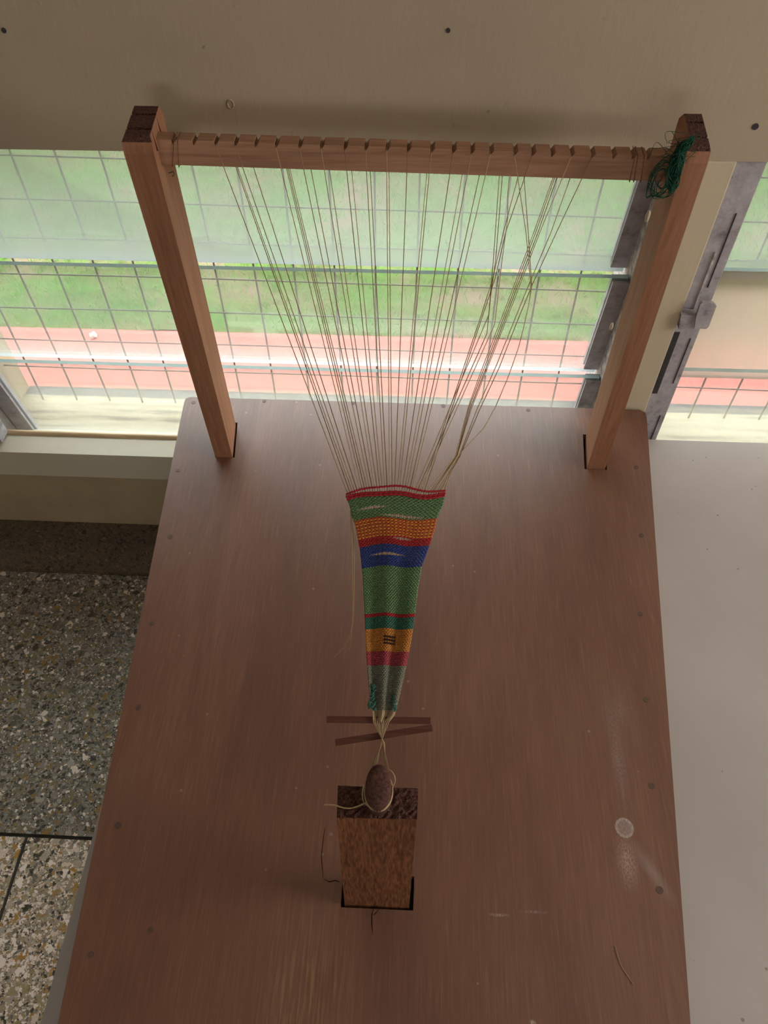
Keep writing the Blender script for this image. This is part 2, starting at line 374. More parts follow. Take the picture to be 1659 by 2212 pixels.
# ================================================================ THE SETTING
WALL = 1.02; OUT = 1.315; HEAD = 1.006; SZ = .29
XL, XR, YB, ZC = -2.5, 2.5, -2.6, 2.75
bm = bmesh.new()
add_box(bm, XL-.15, XR+.15, WALL+.004, 1.088, .28, .3025); add_box(bm, XL-.15, XR+.15, WALL+.004, OUT, -.12, .28)                 # below the windows
add_box(bm, XL-.15, -.935, WALL+.004, OUT, .28, HEAD)                  # left of window 1
add_box(bm, 2.05, XR+.15, WALL+.004, OUT, .28, HEAD)                   # right of window 2
wf = bm_obj('wall_front', bm, M_lower); tag(wf, kind='structure')
bm = bmesh.new(); add_box(bm, XL-.15, XR+.15, WALL, OUT, HEAD, ZC)
wp = bm_obj('wall_front_upper', bm, M_wall); tag(wp, kind='structure'); wp.name = 'wall_front_upper'
# inner casing left of window 1
t = box('trim_1', -1.02, -.905, WALL, WALL+.03, .38, HEAD, M_cream); tag(t, kind='structure')
# mullion: inner wooden post and outer pier
t = box('trim_2', .372, .428, WALL-.001, WALL+.05, .38, HEAD, M_cream, bevel=.002); tag(t, kind='structure')
t = box('trim_3', .392, .462, WALL+.05, OUT-.005, SZ, HEAD, M_cream); tag(t, kind='structure')
# ledge, bead and sill, one moulded profile
prof = [(1.019, .303), (1.016, .378), (1.054, .384), (1.060, .384), (1.090, .366), (1.090, .303)]
p = prism('trim_4', [(XL, y, z) for y, z in prof], (XR-XL, 0, 0), M_ledge); tag(p, kind='structure')
bd_ = tube('bead', [(XL, 1.066, .3845), (XR, 1.066, .3845)], .0065, plain('ochre_bead_paint', (.55, .40, .24), .5, .3, 20, sc=(.3, 1, 1)), p, 10)
p = box('trim_5', -.935, 2.05, 1.090, 1.284, .281, SZ, M_sill); tag(p, kind='structure')
p = box('trim_6', -.935, 2.05, 1.284, OUT+.004, .2805, SZ-.004, M_conc); tag(p, kind='structure')
# little nail holes and the ring dent in the painted panel above the windows
def disc(name, c, r, n, m, parent, h=.0012, sides=14, sq=1):
    bm = bmesh.new(); nrm = Vector(n).normalized(); u = nrm.orthogonal().normalized(); w = nrm.cross(u)
    ring = [Vector(c)+(u*math.cos(2*math.pi*i/sides)+w*math.sin(2*math.pi*i/sides)*sq)*r for i in range(sides)]
    a, b = add_prism(bm, ring, nrm*h); return bm_obj(name, bm, m, parent)
for u, v, r in ((8, 66, .0032), (85, 7, .002), (509, 15, .0018), (444, 103, .0016), (968, 66, .0028), (1058, 240, .0018), (1632, 274, .0042)):
    c = ony(u, v, WALL-.0009); disc('nail_hole', c, r, (0, 1, 0), M_dark if r > .0025 else M_lower, wp, .0008)
c = ony(498, 225, WALL-.0005)
ringp = [c+Vector((math.cos(a)*.0042, 0, math.sin(a)*.0055)) for a in np.linspace(0, 2*math.pi, 18)]
tube('ring_dent', ringp, .0007, M_wall, wp)
# rest of the room (outside the picture)
tag(box('ceiling', XL-.15, XR+.15, YB-.15, OUT, ZC, ZC+.1, M_ceil), kind='structure')
tag(box('wall_left', XL-.15, XL, YB, WALL, 0, ZC, M_room), kind='structure')
bm = bmesh.new()
for z0, z1, y0, y1 in ((0, 1.2, YB, WALL), (1.9, ZC, YB, WALL), (1.2, 1.9, YB, -.4), (1.2, 1.9, .6, WALL)): add_box(bm, XR, XR+.15, y0, y1, z0, z1)
tag(bm_obj('wall_right', bm, M_room), kind='structure')
bm = bmesh.new()
for x0, x1, z0, z1 in ((XL-.15, XR+.15, 0, 1.3), (XL-.15, XR+.15, 1.75, ZC), (XL-.15, -.6, 1.3, 1.75), (.4, XR+.15, 1.3, 1.75)): add_box(bm, x0, x1, YB-.15, YB, z0, z1)
tag(bm_obj('wall_back', bm, M_room), kind='structure')
# terrazzo floor: slabs with dark joints
fl = box('floor', XL-.15, XR+.15, YB-.15, WALL, -.12, -.004, M_grout); tag(fl, kind='structure')
J = .0035; ys = [.3665, -.2335, -.8335, -1.4335, -2.0335, -2.6335]
def slab(x0, x1, y0, y1, m):
    x0, x1 = max(x0, XL), min(x1, XR)
    if x1-x0 > .02: box('floor_slab', x0+J, x1-J, y0+J, y1-J, -.006, 0, m, fl)
for i in range(-4, 8): slab(-1.03+.6*i, -1.03+.6*(i+1), .3665, .9765, M_terA)
for j in range(5):
    for i in range(-3, 6): slab(-.716+.6*i, -.716+.6*(i+1), ys[j+1], ys[j], M_terB if j == 0 or (j+i) % 3 else M_terA)
sk = [(.966, -.004), (.968, .012), (.978, .030), (.992, .055), (1.002, .085), (1.006, .130), (1.0235, .134), (1.0235, -.004)]
p = prism('baseboard_front', [(XL, y, z) for y, z in sk], (XR-XL, 0, 0), M_terC); tag(p, kind='structure')
for f_ in p.data.polygons: f_.use_smooth = False

# ---------------------------------------------------------------- outside
g0 = box('ground', -14, 14, OUT, 22, -.40, -.13, M_soil); tag(g0, kind='structure')
pa = box('path', -8, 8, OUT+.004, 2.035, -.13, -.10, M_path, bevel=.004); tag(pa, kind='structure')
V = []; Fc = []
nx, ny = 120, 60
for j in range(ny+1):
    for i in range(nx+1):
        x = -4.5+9*i/nx; y = 2.036+(6-2.036)*(j/ny)**1.3
        V.append((x, y, -.118+.012*math.sin(x*5+y*3)+.010*math.sin(x*11-y*7)+.10*max(0, y-2.4)*.3))
for j in range(ny):
    for i in range(nx):
        a = j*(nx+1)+i; Fc.append((a, a+1, a+nx+2, a+nx+1))
lawn = mesh_obj('lawn', V, Fc, M_soil); tag(lawn, kind='structure')
rng = np.random.default_rng(5)
nb = 52000
bx = rng.uniform(-2.9, 2.6, nb); by = 2.03+(rng.random(nb)**1.15)*2.0
den = np.sin(bx*3.1+1.2)*np.sin(by*4.3+bx*1.7)+.5*np.sin(bx*9+by*5)
keep = rng.random(nb) < np.clip(.62+.42*den, .12, 1); bx = bx[keep]; by = by[keep]; nb = len(bx)
bz = -.118+.012*np.sin(bx*5+by*3)+.010*np.sin(bx*11-by*7)+.03*np.clip(by-2.4, 0, 9)
h = rng.uniform(.012, .045, nb)*np.clip(.45+(by-2.03)*3, .3, 1); an = rng.uniform(0, 6.28, nb); w = rng.uniform(.0012, .003, nb)
tx = rng.normal(0, .8, nb)*h; ty = rng.normal(0, .8, nb)*h
vs = np.zeros((nb, 5, 3)); ca, sa = np.cos(an)*w, np.sin(an)*w
vs[:, 0] = np.stack([bx-ca, by-sa, bz-.004], 1); vs[:, 1] = np.stack([bx+ca, by+sa, bz-.004], 1)
vs[:, 2] = np.stack([bx+tx*.4+ca*.8, by+ty*.4+sa*.8, bz+h*.6], 1); vs[:, 3] = np.stack([bx+tx*.4-ca*.8, by+ty*.4-sa*.8, bz+h*.6], 1)
vs[:, 4] = np.stack([bx+tx, by+ty, bz+h], 1)
me = bpy.data.meshes.new('grass'); b5 = np.arange(nb)[:, None]*5
quads = (b5+np.array([0, 1, 2, 3])); tris = (b5+np.array([3, 2, 4]))
me.vertices.add(nb*5); me.vertices.foreach_set('co', vs.reshape(-1).astype(np.float32))
me.loops.add(nb*7); me.loops.foreach_set('vertex_index', np.concatenate([quads, tris], 1).reshape(-1).astype(np.int32))
me.polygons.add(nb*2); st = (np.arange(nb)[:, None]*7+np.array([0, 4])).reshape(-1); me.polygons.foreach_set('loop_start', st.astype(np.int32))
me.update(calc_edges=True); me.validate()
gr = link('grass', me, M_grass); tag(gr, 'short green grass with pale dry patches beyond the red path', 'grass', kind='stuff')
c = onz(203, 729, -.10)
bm = bmesh.new(); bmesh.ops.create_icosphere(bm, subdivisions=2, radius=.014)
for v in bm.verts: v.co = Vector((v.co.x*.9, v.co.y*.8, v.co.z*.8+.004*math.sin(v.co.x*300)))+c+Vector((0, 0, .009))
tag(bm_obj('pebble', bm, M_white, smooth=True), 'small white stone lying on the red path outside', 'stone')

# ---------------------------------------------------------------- louvre windows
def louvre(name, x0, x1, clipL, clipR, blades, label=None):
    root = thing(name, ((x0+x1)/2, 1.1, SZ)); tag(root, kind='structure')
    for (yt, zt, yb, zb, m) in blades:
        tv = Vector((0, yb-yt, zb-zt)).normalized(); nv = Vector((0, -tv.z, tv.y))*-1   # thickness towards the room
        th = .0085
        bm = bmesh.new()
        P = [Vector((x0, yt, zt)), Vector((x0, yb, zb))]
        q = [P[0]-nv*th/2, P[0]+nv*th/2, P[1]+nv*th/2, P[1]-nv*th/2]
        a, b = add_prism(bm, q, (x1-x0, 0, 0))
        bm.faces.ensure_lookup_table()
        # faces: 0,1 ends; 2.. sides (top edge, room side, bottom edge, outer side)
        bm.faces[2].material_index = 1; bm.faces[4].material_index = 2; bm.faces[0].material_index = 1; bm.faces[1].material_index = 1
        bm_obj('glass_blade', bm, [m, M_edge, M_edge2], root)
        for cl in (clipL, clipR):
            if not cl: continue
            ca, cb = cl
            T = P[0]+tv*.006; B = P[1]-tv*.012; up = T-tv*.014
            bm = bmesh.new()
            for s0, s1 in ((-.0115, -.0036), (.0036, .0085)):
                qq = [Vector((ca, p_.y, p_.z))+nv*s for p_, s in ((T, s0), (T, s1), (B, s1), (B, s0))]
                add_prism(bm, qq, (cb-ca, 0, 0))
            rib = [Vector(((ca+cb)/2-.002, p_.y, p_.z))-nv*s for p_, s in ((T+tv*.05, .0112), (T+tv*.05, .0125), (B-tv*.04, .0125), (B-tv*.04, .0112))]
            add_prism(bm, rib, (.0015, 0, 0), 1)
            bm_obj('blade_clip', bm, [M_alu, M_dark], root, bevel=0)
    return root
Yt, Yb = 1.100, 1.140
w1 = louvre('window_1', -.872, .352, (-.878, -.842), (.328, .358),
            [(Yt, .994, Yb, .7575, M_gA), (Yt, .7705, Yb, .533, M_gB), (Yt, .5515, Yb, .306, M_gC)])
w2 = louvre('window_2', .474, 2.02, (.468, .498), None,
            [(1.098, .998, 1.122, .760, M_gA), (1.098, .790, 1.122, .541, M_frost), (1.098, .577, 1.130, .306, M_gC)])
def channel(x0, x1, parent, m, slots=True):
    bm = bmesh.new(); add_box(bm, x0, x1, WALL+.012, WALL+.045, .388, HEAD-.002)
    o = bm_obj('side_channel', bm, m, parent, bevel=.0015)
    return o
ch = channel(-.905, -.852, w1, M_alu); ch2 = channel(.352, .371, w1, M_alu2)
box('channel_back', .356, .392, WALL+.05, 1.20, .30, HEAD-.002, M_alu2, w1); box('channel_back', -.934, -.88, WALL+.05, 1.15, .30, HEAD-.002, M_alu, w1)
ch3 = channel(.4295, .474, w2, M_alu); box('channel_back', .463, .480, WALL+.05, 1.16, .30, HEAD-.002, M_alu, w2)
def yz(u, v, y): p_ = ony(u, v, y); return p_
fy = WALL+.0105
# slots, link rod and lever on the right window's channel
box('slot', .4335, .4425, fy, fy+.004, .575, .712, M_dark, w2)
box('slot', .458, .4595, fy, fy+.004, .80, .925, M_dark, w2); box('slot', .463, .4645, fy, fy+.004, .60, .70, M_dark, w2); box('slot', .463, .4645, fy, fy+.004, .43, .52, M_dark, w2)
box('link_rod', .4490, .4520, fy-.001, fy+.003, .742, .862, M_alu2, w2)
box('slot', -.882, -.880, fy, fy+.004, .42, .52, M_dark, w1)
lv = prism('lever', [yz(u, v, 1.006) for u, v in ((1504, 684), (1513, 658), (1518, 654), (1543, 656), (1548, 661), (1531, 706), (1525, 711), (1500, 709))], (0, .006, 0), M_alu, w2)
prism('lever_arm', [yz(u, v, 1.010) for u, v in ((1466, 712), (1472, 680), (1512, 684), (1502, 711))], (0, .018, 0), M_alu, w2)
lv['label'] = 'grey lever tab of the louvre window'
# blobs of old paint on the left window's right channel
for u, v, s in ((1399, 467, .010), (1321, 705, .008)):
    c = ony(u, v, 1.03); bm = bmesh.new(); bmesh.ops.create_icosphere(bm, subdivisions=2, radius=s*.6)
    for q in bm.verts: q.co = Vector((q.co.x*.6, q.co.y*.5, q.co.z*1.6))+c
    bm_obj('paint_blob', bm, M_cream, w1, smooth=True)

# welded wire mesh outside the blades
mesh_t = thing('wire_mesh', (.4, 1.27, .30), label='welded square wire mesh fixed outside the glass louvres', cat='wire mesh')
rnd = random.Random(3)
for k in range(-2, 34):
    x = -.7222+.0799*k
    if .40 < x < .455: continue
    pts = [(x+.0012*math.sin(7*z+k), 1.270+.0015*math.sin(9*z+2*k), z) for z in np.linspace(.288, 1.10, 14)]
    pts = [p_ for p_ in pts if p_[2] <= HEAD]
    tube('wire', pts, .0021, M_wire, mesh_t, 6)
for z0 in (.394, .4706, .5537, .6346, .714, .7925, .8735, .953):
    for xa, xb in ((-.934, .391), (.463, 2.04)):
        pts = [(x, 1.2665+.001*math.sin(8*x+z0*9), z0-.010*(x+.7)/1.1-.0022*math.sin((x+.93)*2.4+z0*5)) for x in np.linspace(xa, xb, 26)]
        tube('wire', pts, .0017, M_wire, mesh_t, 6)

# ================================================================ THE TABLE
tb = thing('table', (.65, .25, 0), label='low white painted table standing under the louvre windows', cat='table')
TZ = .472
box('tabletop', -.404, 1.75, -.55, 1.016, TZ-.022, TZ, M_table, tb, bevel=.0015)
for x in (-.37, 1.68):
    for y in (-.5, .93): box('leg', x, x+.05, y, y+.05, 0, TZ-.022, M_table, tb, bevel=.003)
for y in (-.49, .95): box('apron', -.32, 1.68, y, y+.02, TZ-.10, TZ-.022, M_table, tb)

# ================================================================ THE LOOM
BZ = .55
loom = thing('weaving_loom', (0, .45, TZ), label='reddish-brown wooden weaving loom, board with two posts and notched bar', cat='loom')
def lx(y): return -.428+(1.014-y)*.0757
def rx(y): return .4265-(1.014-y)*.1205
y0, y1 = -.14, 1.0135
out = [(lx(y0), y0), (rx(y0), y0), (rx(y1-.02), y1-.02), (rx(y1)-.0025, y1-.007), (rx(y1)-.012, y1), (lx(y1)+.009, y1), (lx(y1)+.002, y1-.005), (lx(y1-.015), y1-.015)]
bd = prism('base_board', [(x, y, BZ-.012) for x, y in out], (0, 0, .012), M_board, loom)
bm = bmesh.new()
def hole(q, z0=BZ-.05, z1=BZ+.05): add_prism(bm, [(x, y, z0) for x, y in q], (0, 0, z1-z0))
hole([(-.3435, .8640), (-.3085, .8640), (-.3180, .9500), (-.3520, .9500)])
hole([(.2965, .8625), (.3345, .8625), (.3430, .9460), (.3035, .9460)])
hole([(-.0645, .1715), (.0190, .1720), (.0195, .2080), (-.0645, .2080)])
def crack(pts, w, depth=.004):
    P = [onz(u, v, BZ) for u, v in pts]; L = []; Rr = []
    n = len(P)
    for i, p_ in enumerate(P):
        t_ = (P[min(i+1, n-1)]-P[max(i-1, 0)]).normalized(); s_ = Vector((-t_.y, t_.x, 0))*(w*(.15 if i in (0, n-1) else .5))
        L.append((p_.x+s_.x, p_.y+s_.y)); Rr.append((p_.x-s_.x, p_.y-s_.y))
    add_prism(bm, [(x, y, BZ-depth) for x, y in L+Rr[::-1]], (0, 0, depth+.01))
crack([(702, 1788), (698, 1815), (694, 1850), (697, 1880), (698, 1898)], .0011)
crack([(700, 1899), (712, 1905), (724, 1902), (734, 1905)], .0016)
crack([(807, 1962), (803, 1975), (803, 1995), (805, 2018)], .0016)
crack([(819, 1963), (812, 1972), (806, 1977)], .0011); crack([(791, 1962), (792, 1980)], .001); crack([(892, 1905), (895, 1925)], .0012)
cu = bm_obj('cutter', bm, M_dark); cut(bd, cu)
def side_rail(a, b, w):
    a = Vector((*a, TZ)); b = Vector((*b, TZ)); d_ = (b-a).normalized(); n_ = Vector((-d_.y, d_.x, 0))*w/2
    prism('side_rail', [a-n_, b-n_, b+n_, a+n_], (0, 0, BZ-.012-TZ), M_board, loom)
side_rail((lx(-.12)+.02, -.12), (lx(.98)+.02, .98), .022); side_rail((rx(-.12)-.02, -.12), (rx(.98)-.02, .98), .022)
box('cross_rail', -.385, .395, .965, .99, TZ, BZ-.012, M_board, loom); box('cross_rail', -.31, .26, -.13, -.105, TZ, BZ-.012, M_board, loom)
for u, v in ((384, 1017), (368, 1160), (328, 1347), (300, 1528), (255, 1783), (197, 2062), (325, 2009), (418, 870), (571, 867), (763, 871), (958, 877), (1141, 886),
             (1374, 1010), (1385, 1157), (1383, 1327), (1395, 1512), (1408, 1698), (1425, 1923)):
    disc('nail_head', onz(u, v, BZ-.0005), .0034+.0009*rnd.random(), (0, 0, 1), M_nail, loom, .0009)
def post(fx0, fx1, tx0, tx1, sk_):
    prof = [(.8672, TZ+.004, 0), (.8440, 1.088, 1), (.8475, 1.100, 1), (.8540, 1.105, 1), (.8680, 1.105, 1), (.8690, 1.0800, 1), (.8725, 1.0800, 1), (.8738, 1.105, 1),
            (.9055, 1.105, 1), (.9065, 1.0800, 1), (.9100, 1.0800, 1), (.9112, 1.105, 1), (.9300, 1.105, 1), (.9345, 1.098, 1), (.9360, 1.088, 1), (.9470, TZ+.004, 0)]
    bm = bmesh.new(); A = []; B_ = []
    for y, z, _ in prof:
        t_ = (z-BZ)/(1.105-BZ); sh = sk_*(y-.866); ch_ = .0035 if z > 1.1 else 0
        A.append(bm.verts.new((fx0+(tx0-fx0)*t_+sh+ch_, y, z))); B_.append(bm.verts.new((fx1+(tx1-fx1)*t_+sh-ch_*.6, y, z)))
    n = len(prof); fs = [bm.faces.new(A), bm.faces.new(B_[::-1])]
    for i in range(n):
        f_ = bm.faces.new([A[i], B_[i], B_[(i+1) % n], A[(i+1) % n]])
        if 1 < i < n-3: f_.material_index = 1
    bmesh.ops.triangulate(bm, faces=fs)
    o = bm_obj('post', bm, [M_post, M_end], loom); return o
pl = post(-.3425, -.3125, -.3475, -.3120, -.105); pr = post(.3010, .3315, .2985, .3245, .10)
# notched cross bar
BY0, BY1 = .875, .895
def barz(x, top=True): return (1.0905 if top else 1.0605)-.0095*(x+.30)/.57
nots = [372, 417, 464, 507, 551, 595, 646, 693, 744, 789, 835, 881, 932, 979, 1019, 1060, 1112, 1151, 1193, 1235, 1280, 1326, 1368, 1401]
def vtop(u): return 303+(u-370)*.0325
NX = [ony(u, vtop(u), BY0).x for u in nots]
tops = [(-.322, barz(-.322))]
for x in NX: tops += [(x-.0014, barz(x)), (x-.0009, barz(x)-.0052), (x+.0004, barz(x)-.0052), (x+.0042, barz(x))]
tops.append((.312, barz(.312)))
bm = bmesh.new(); cols = []
for x, z in tops: cols.append([bm.verts.new(c_) for c_ in ((x, BY0, barz(x, False)), (x, BY0, z), (x, BY1, z), (x, BY1, barz(x, False)))])
for A_, B_ in zip(cols, cols[1:]):
    for i in range(4): bm.faces.new([A_[i], B_[i], B_[(i+1) % 4], A_[(i+1) % 4]])
bm.faces.new(cols[0]); bm.faces.new(cols[-1][::-1])
bm_obj('crossbar', bm, M_bar, loom)
for xs in ((376, 372), (384, 386), (1372, 1360), (1392, 1384), (1378, 1369)):
    p1 = ony(xs[0], vtop(xs[0]), BY0-.0006); p2 = ony(xs[1], vtop(xs[1])+58, BY0-.0006)
    tube('lashing', [p1+Vector((0, .02, .001)), p1+Vector((0, 0, .0006)), p2, p2+Vector((0, .02, -.0005))], .0005, M_lash, loom, 5)
# small hook on the left post
c = ony(369, 373, .90); tube('hook', spline([c+Vector((-.006, 0, 0)), c, c+Vector((.003, 0, .002)), c+Vector((.004, 0, -.002)), c+Vector((.001, 0, -.005))], 4), .0006, M_nail, loom, 5)
# block and peg
blk = bmesh.new()
F0 = [(-.0602, .1745), (.0142, .1750), (.0148, .2045), (-.0602, .2045)]; T0 = [(-.0580, .2020), (.0160, .2040), (.0164, .2320), (-.0595, .2310)]
rows = 14; VV = []
for i in range(rows+1):
    t_ = i/rows; z = TZ+.01+(.79-TZ-.01)*t_; tt = (z-BZ)/(.79-BZ)
    VV.append([blk.verts.new((F0[k][0]+(T0[k][0]-F0[k][0])*tt, F0[k][1]+(T0[k][1]-F0[k][1])*tt, z)) for k in range(4)])
for i in range(rows):
    for k in range(4): blk.faces.new([VV[i][k], VV[i][(k+1) % 4], VV[i+1][(k+1) % 4], VV[i+1][k]])
blk.faces.new(VV[0][::-1])
# rough sawn top, a small displaced grid
G = 22; Hh = 10; rg = random.Random(9); grid = []
for j in range(Hh+1):
    row = []
    for i in range(G+1):
        s, t_ = i/G, j/Hh
        x = (T0[0][0]*(1-s)+T0[1][0]*s)*(1-t_)+(T0[3][0]*(1-s)+T0[2][0]*s)*t_; y = (T0[0][1]*(1-s)+T0[1][1]*s)*(1-t_)+(T0[3][1]*(1-s)+T0[2][1]*s)*t_
        edge = i in (0, G) or j in (0, Hh)
        row.append(blk.verts.new((x, y+(rg.uniform(-.0008, .0004) if j == 0 else 0), .7905+(rg.uniform(-.0022, .0012) if not edge else rg.uniform(-.0015, .0002)))))
    grid.append(row)
for j in range(Hh):
    for i in range(G): blk.faces.new([grid[j][i], grid[j][i+1], grid[j+1][i+1], grid[j+1][i]]).material_index = 1
bo = bm_obj('peg_block', blk, [M_block, M_end], loom)
pg = bmesh.new(); sd = 28; prof = [(0, .775, 1.0), (.3, .80, 1.0), (.6, .812, 1.0), (.85, .822, .99), (.95, .8265, .93), (1, .829, .78), (1.02, .8305, .45)]
cx, cy = -.0203, .2185; ringv = []
for (_, z, s) in prof:
    lean = (z-.79)*.10; k2 = .0118+.0050*min(1, max(0, (z-.785)/.03)); ringv.append([pg.verts.new((cx+math.cos(2*math.pi*i/sd)*.0118*s, cy+lean+math.sin(2*math.pi*i/sd)*k2*s, z+(.007*s*math.sin(2*math.pi*i/sd) if z > .81 else 0))) for i in range(sd)])
for a in range(len(ringv)-1):
    for i in range(sd): pg.faces.new([ringv[a][i], ringv[a][(i+1) % sd], ringv[a+1][(i+1) % sd], ringv[a+1][i]])
pg.faces.new(ringv[-1]); pg.faces.new(ringv[0][::-1])
bm_obj('peg', pg, M_peg, bo, smooth=True)

# ================================================================ THE WEAVING
cl = thing('woven_cloth', (0, .4, .88), label='half-finished striped cloth strip with pale warp strings fanned to the bar', cat='weaving')
Lp = [(750, 1074), (757, 1092), (764, 1120), (771, 1140), (780, 1190), (786, 1250), (790, 1330), (793, 1400), (796, 1450), (800, 1500), (806, 1533)]
Rp = [(960, 1066), (955, 1090), (942, 1120), (938, 1140), (925, 1180), (909, 1225), (901, 1270), (894, 1330), (886, 1385), (878, 1425), (872, 1455), (862, 1500), (853, 1537)]
Lw = [onW(*p_) for p_ in Lp]; Rw = [onW(*p_) for p_ in Rp]
def edge_at(Wp, y):
    ys_ = [p_.y for p_ in Wp]; xs_ = [p_.x for p_ in Wp]; return float(np.interp(y, ys_[::-1], xs_[::-1]))
YT, YE = (Lw[0].y+Rw[0].y)/2, (Lw[-1].y+Rw[-1].y)/2
def wz(y): return WZ0+WS*(y-WY0)
def cloth_pt(u, y, off=0):
    """u across 0..1, y along the strip"""
    t_ = min(1, max(0, (YT-y)/(YT-YE)))
    yy = y+(u-.5)*.006*(1-t_)*1.0 + .0022*math.sin(u*math.pi*2-.5)*(1-t_)
    xl, xr = edge_at(Lw, yy), edge_at(Rw, yy); x = xl+(xr-xl)*u
    fold = .0034*min(1, t_*1.25)**1.5*math.cos(u*math.pi*2*2.1+.5)
    cur = .0035*(1-t_)*math.sin(u*math.pi)
    return Vector((x, yy, wz(yy)))+WN*(fold+cur+off)
NW = 40; ROWS = 128
def yrow(i): return YT+(YE-YT)*(i+.5)/ROWS
def v_to_row(v):
    y = onW(835, v).y; return (YT-y)/(YT-YE)*ROWS
bands = [('green', 1073, 1119, M_green), ('orange', 1119, 1162, None), ('red', 1162, 1177, M_red), ('blue', 1177, 1225, M_blue), ('green', 1225, 1327, M_green),
         ('red', 1327, 1331, M_red), ('teal', 1331, 1358, M_teal), ('amber', 1358, 1408, M_amber), ('pink', 1408, 1437, M_pink), ('sage', 1437, 1540, M_sage)]
gaps = [(1098, .05, .45, 1.3), (1118, .30, .92, 1.5), (1163, .45, .78, 1.3), (1199, .12, .72, 1.3)]
gaps = [(v_to_row(v), a, b, m) for v, a, b, m in gaps]
rw = random.Random(11)
def row_pts(i):
    pts = []; jit = rw.uniform(-.0001, .0001)
    for s in range(NW*2+1):
        u = s/(NW*2); y = yrow(i)+jit
        for gr_, a, b, amp in gaps:
            if a < u < b:
                ln = math.sin(math.pi*(u-a)/(b-a)); dd = i+.5-gr_
                y -= (1 if dd > 0 else -1)*ln*amp*.0011*math.exp(-abs(dd)/3.0)
        ph = (s/2.0-.5+i) * math.pi
        pts.append(cloth_pt(u, y, .00085*math.cos(ph)))
    e0 = (pts[0]-pts[1]).normalized()*.0008; e1 = (pts[-1]-pts[-2]).normalized()*.0008
    return [pts[0]+e0]+pts+[pts[-1]+e1]
groups = {}
for i in range(ROWS):
    v_r = i+.5
    for bi, (nm, va, vb, m) in enumerate(bands):
        if v_to_row(va) <= v_r < v_to_row(vb): break
    else: continue
    key = (bi, 0)
    if nm == 'orange': key = (bi, i % 2)
    V, Fc = groups.setdefault(key, ([], []))
    tube_data(row_pts(i), .00098, 5, V, Fc)
for (bi, alt), (V, Fc) in groups.items():
    nm, va, vb, m = bands[bi]
    if nm == 'orange': m = (M_orange, M_rust)[alt]; nm = ('orange', 'rust red')[alt]
    o = mesh_obj('weft_band', V, Fc, m, cl); o['label'] = {'amber': 'ochre yellow', 'sage': 'greyish green'}.get(nm, nm)+' weft yarn band'
# the red yarns closing the strip at the top
V, Fc = [], []
for y_, r, off, wv in ((YT-.0020, .0013, .0016, .0007), (YT+.0004, .0013, .0018, .0008), (YT+.0030, .0011, .0016, .0006)):
    tube_data([cloth_pt(-.01+1.02*k/60, y_+.0008*math.sin(k*.23)+(.0035*math.sin(k/60*math.pi) if wv < .00065 else 0), off+wv*math.cos(k*2.1)) for k in range(61)], r, 6, V, Fc)
o = mesh_obj('closing_yarn', V, Fc, M_red, cl); o['label'] = 'crimson yarn along the open edge of the cloth'
# brocade marks on the ochre band, green tufts at the narrow end
V, Fc = [], []
for v0 in (1377, 1384, 1391):
    yb_ = onW(835, v0).y
    tube_data([cloth_pt(.40+.026*k, yb_+(.0005 if k % 2 else -.0005), .0028) for k in range(11)], .00065, 5, V, Fc)
o = mesh_obj('brocade_mark', V, Fc, M_black, cl); o['label'] = 'three short wavy black stitches'
V, Fc = [], []
for k in range(16):
    u = 802+rw.uniform(-1, 5); v = 1478+k*3.5; tube_data([onW(u-2, v, .003), onW(u+3+rw.uniform(-2, 2), v+4, .0045), onW(u+6, v+1, .003)], .0008, 5, V, Fc)
for k in range(10):
    u = 850+rw.uniform(-3, 3); v = 1500+k*3.6; tube_data([onW(u-3, v, .003), onW(u+1, v+4, .0045), onW(u+5, v-1, .003)], .0008, 5, V, Fc)
for a, b in (((801, 1508), (797, 1531)), ((800, 1512), (802, 1530)), ((803, 1515), (795, 1524))):
    tube_data(spline([onW(*a, .003), onW((a[0]+b[0])/2-2, (a[1]+b[1])/2, .004), onW(*b, .002)], 4), .0009, 5, V, Fc)
o = mesh_obj('green_tuft', V, Fc, M_teal, cl)

# warp strings
def vbot(u): return 357+(u-366)*.0335
front = [464, 507, 595, 646, 693, 744, 789, 835, 881, 932, 979, 1019, 1060]
TH = []       # (start points, list of mid pixels, order px at bar bottom)
fb = {464: 489.7, 507: 531, 595: 611, 646: 658, 693: 702.7, 744: 750.8, 789: 794.2, 835: 836.9, 881: 880, 932: 926.2, 979: 970.7, 1019: 1008.8, 1060: 1045.9}
for n_ in front: TH.append((fb[n_], 'f', n_, []))
for b_px in (506, 509, 544, 616.5, 619.5, 623, 669.5, 710, 758.8, 799.3, 840.2, 923.3, 1001, 1038.3): TH.append((b_px, 'b', b_px-16, []))
TH += [(1078, 'b', 1078, [(1066, 560), (1056, 680)]), (1084.7, 'b', 1086, [(1071, 560), (1060, 640), (1052, 720)]), (1100, 'b', 1103, [(1097, 420), (1097, 470), (1083, 575), (1069, 700)]),
       (1122, 'b', 1130, [(1088, 500), (1065, 600), (1040, 680)]), (1129, 'f', 1151, [(1093, 500), (1070, 600), (1050, 660)])]
KINK = [(1144, 650), (1132, 705), (1120, 752), (1098, 814), (1070, 880), (1045, 925), (1010, 962), (986, 988)]
TAIL = []
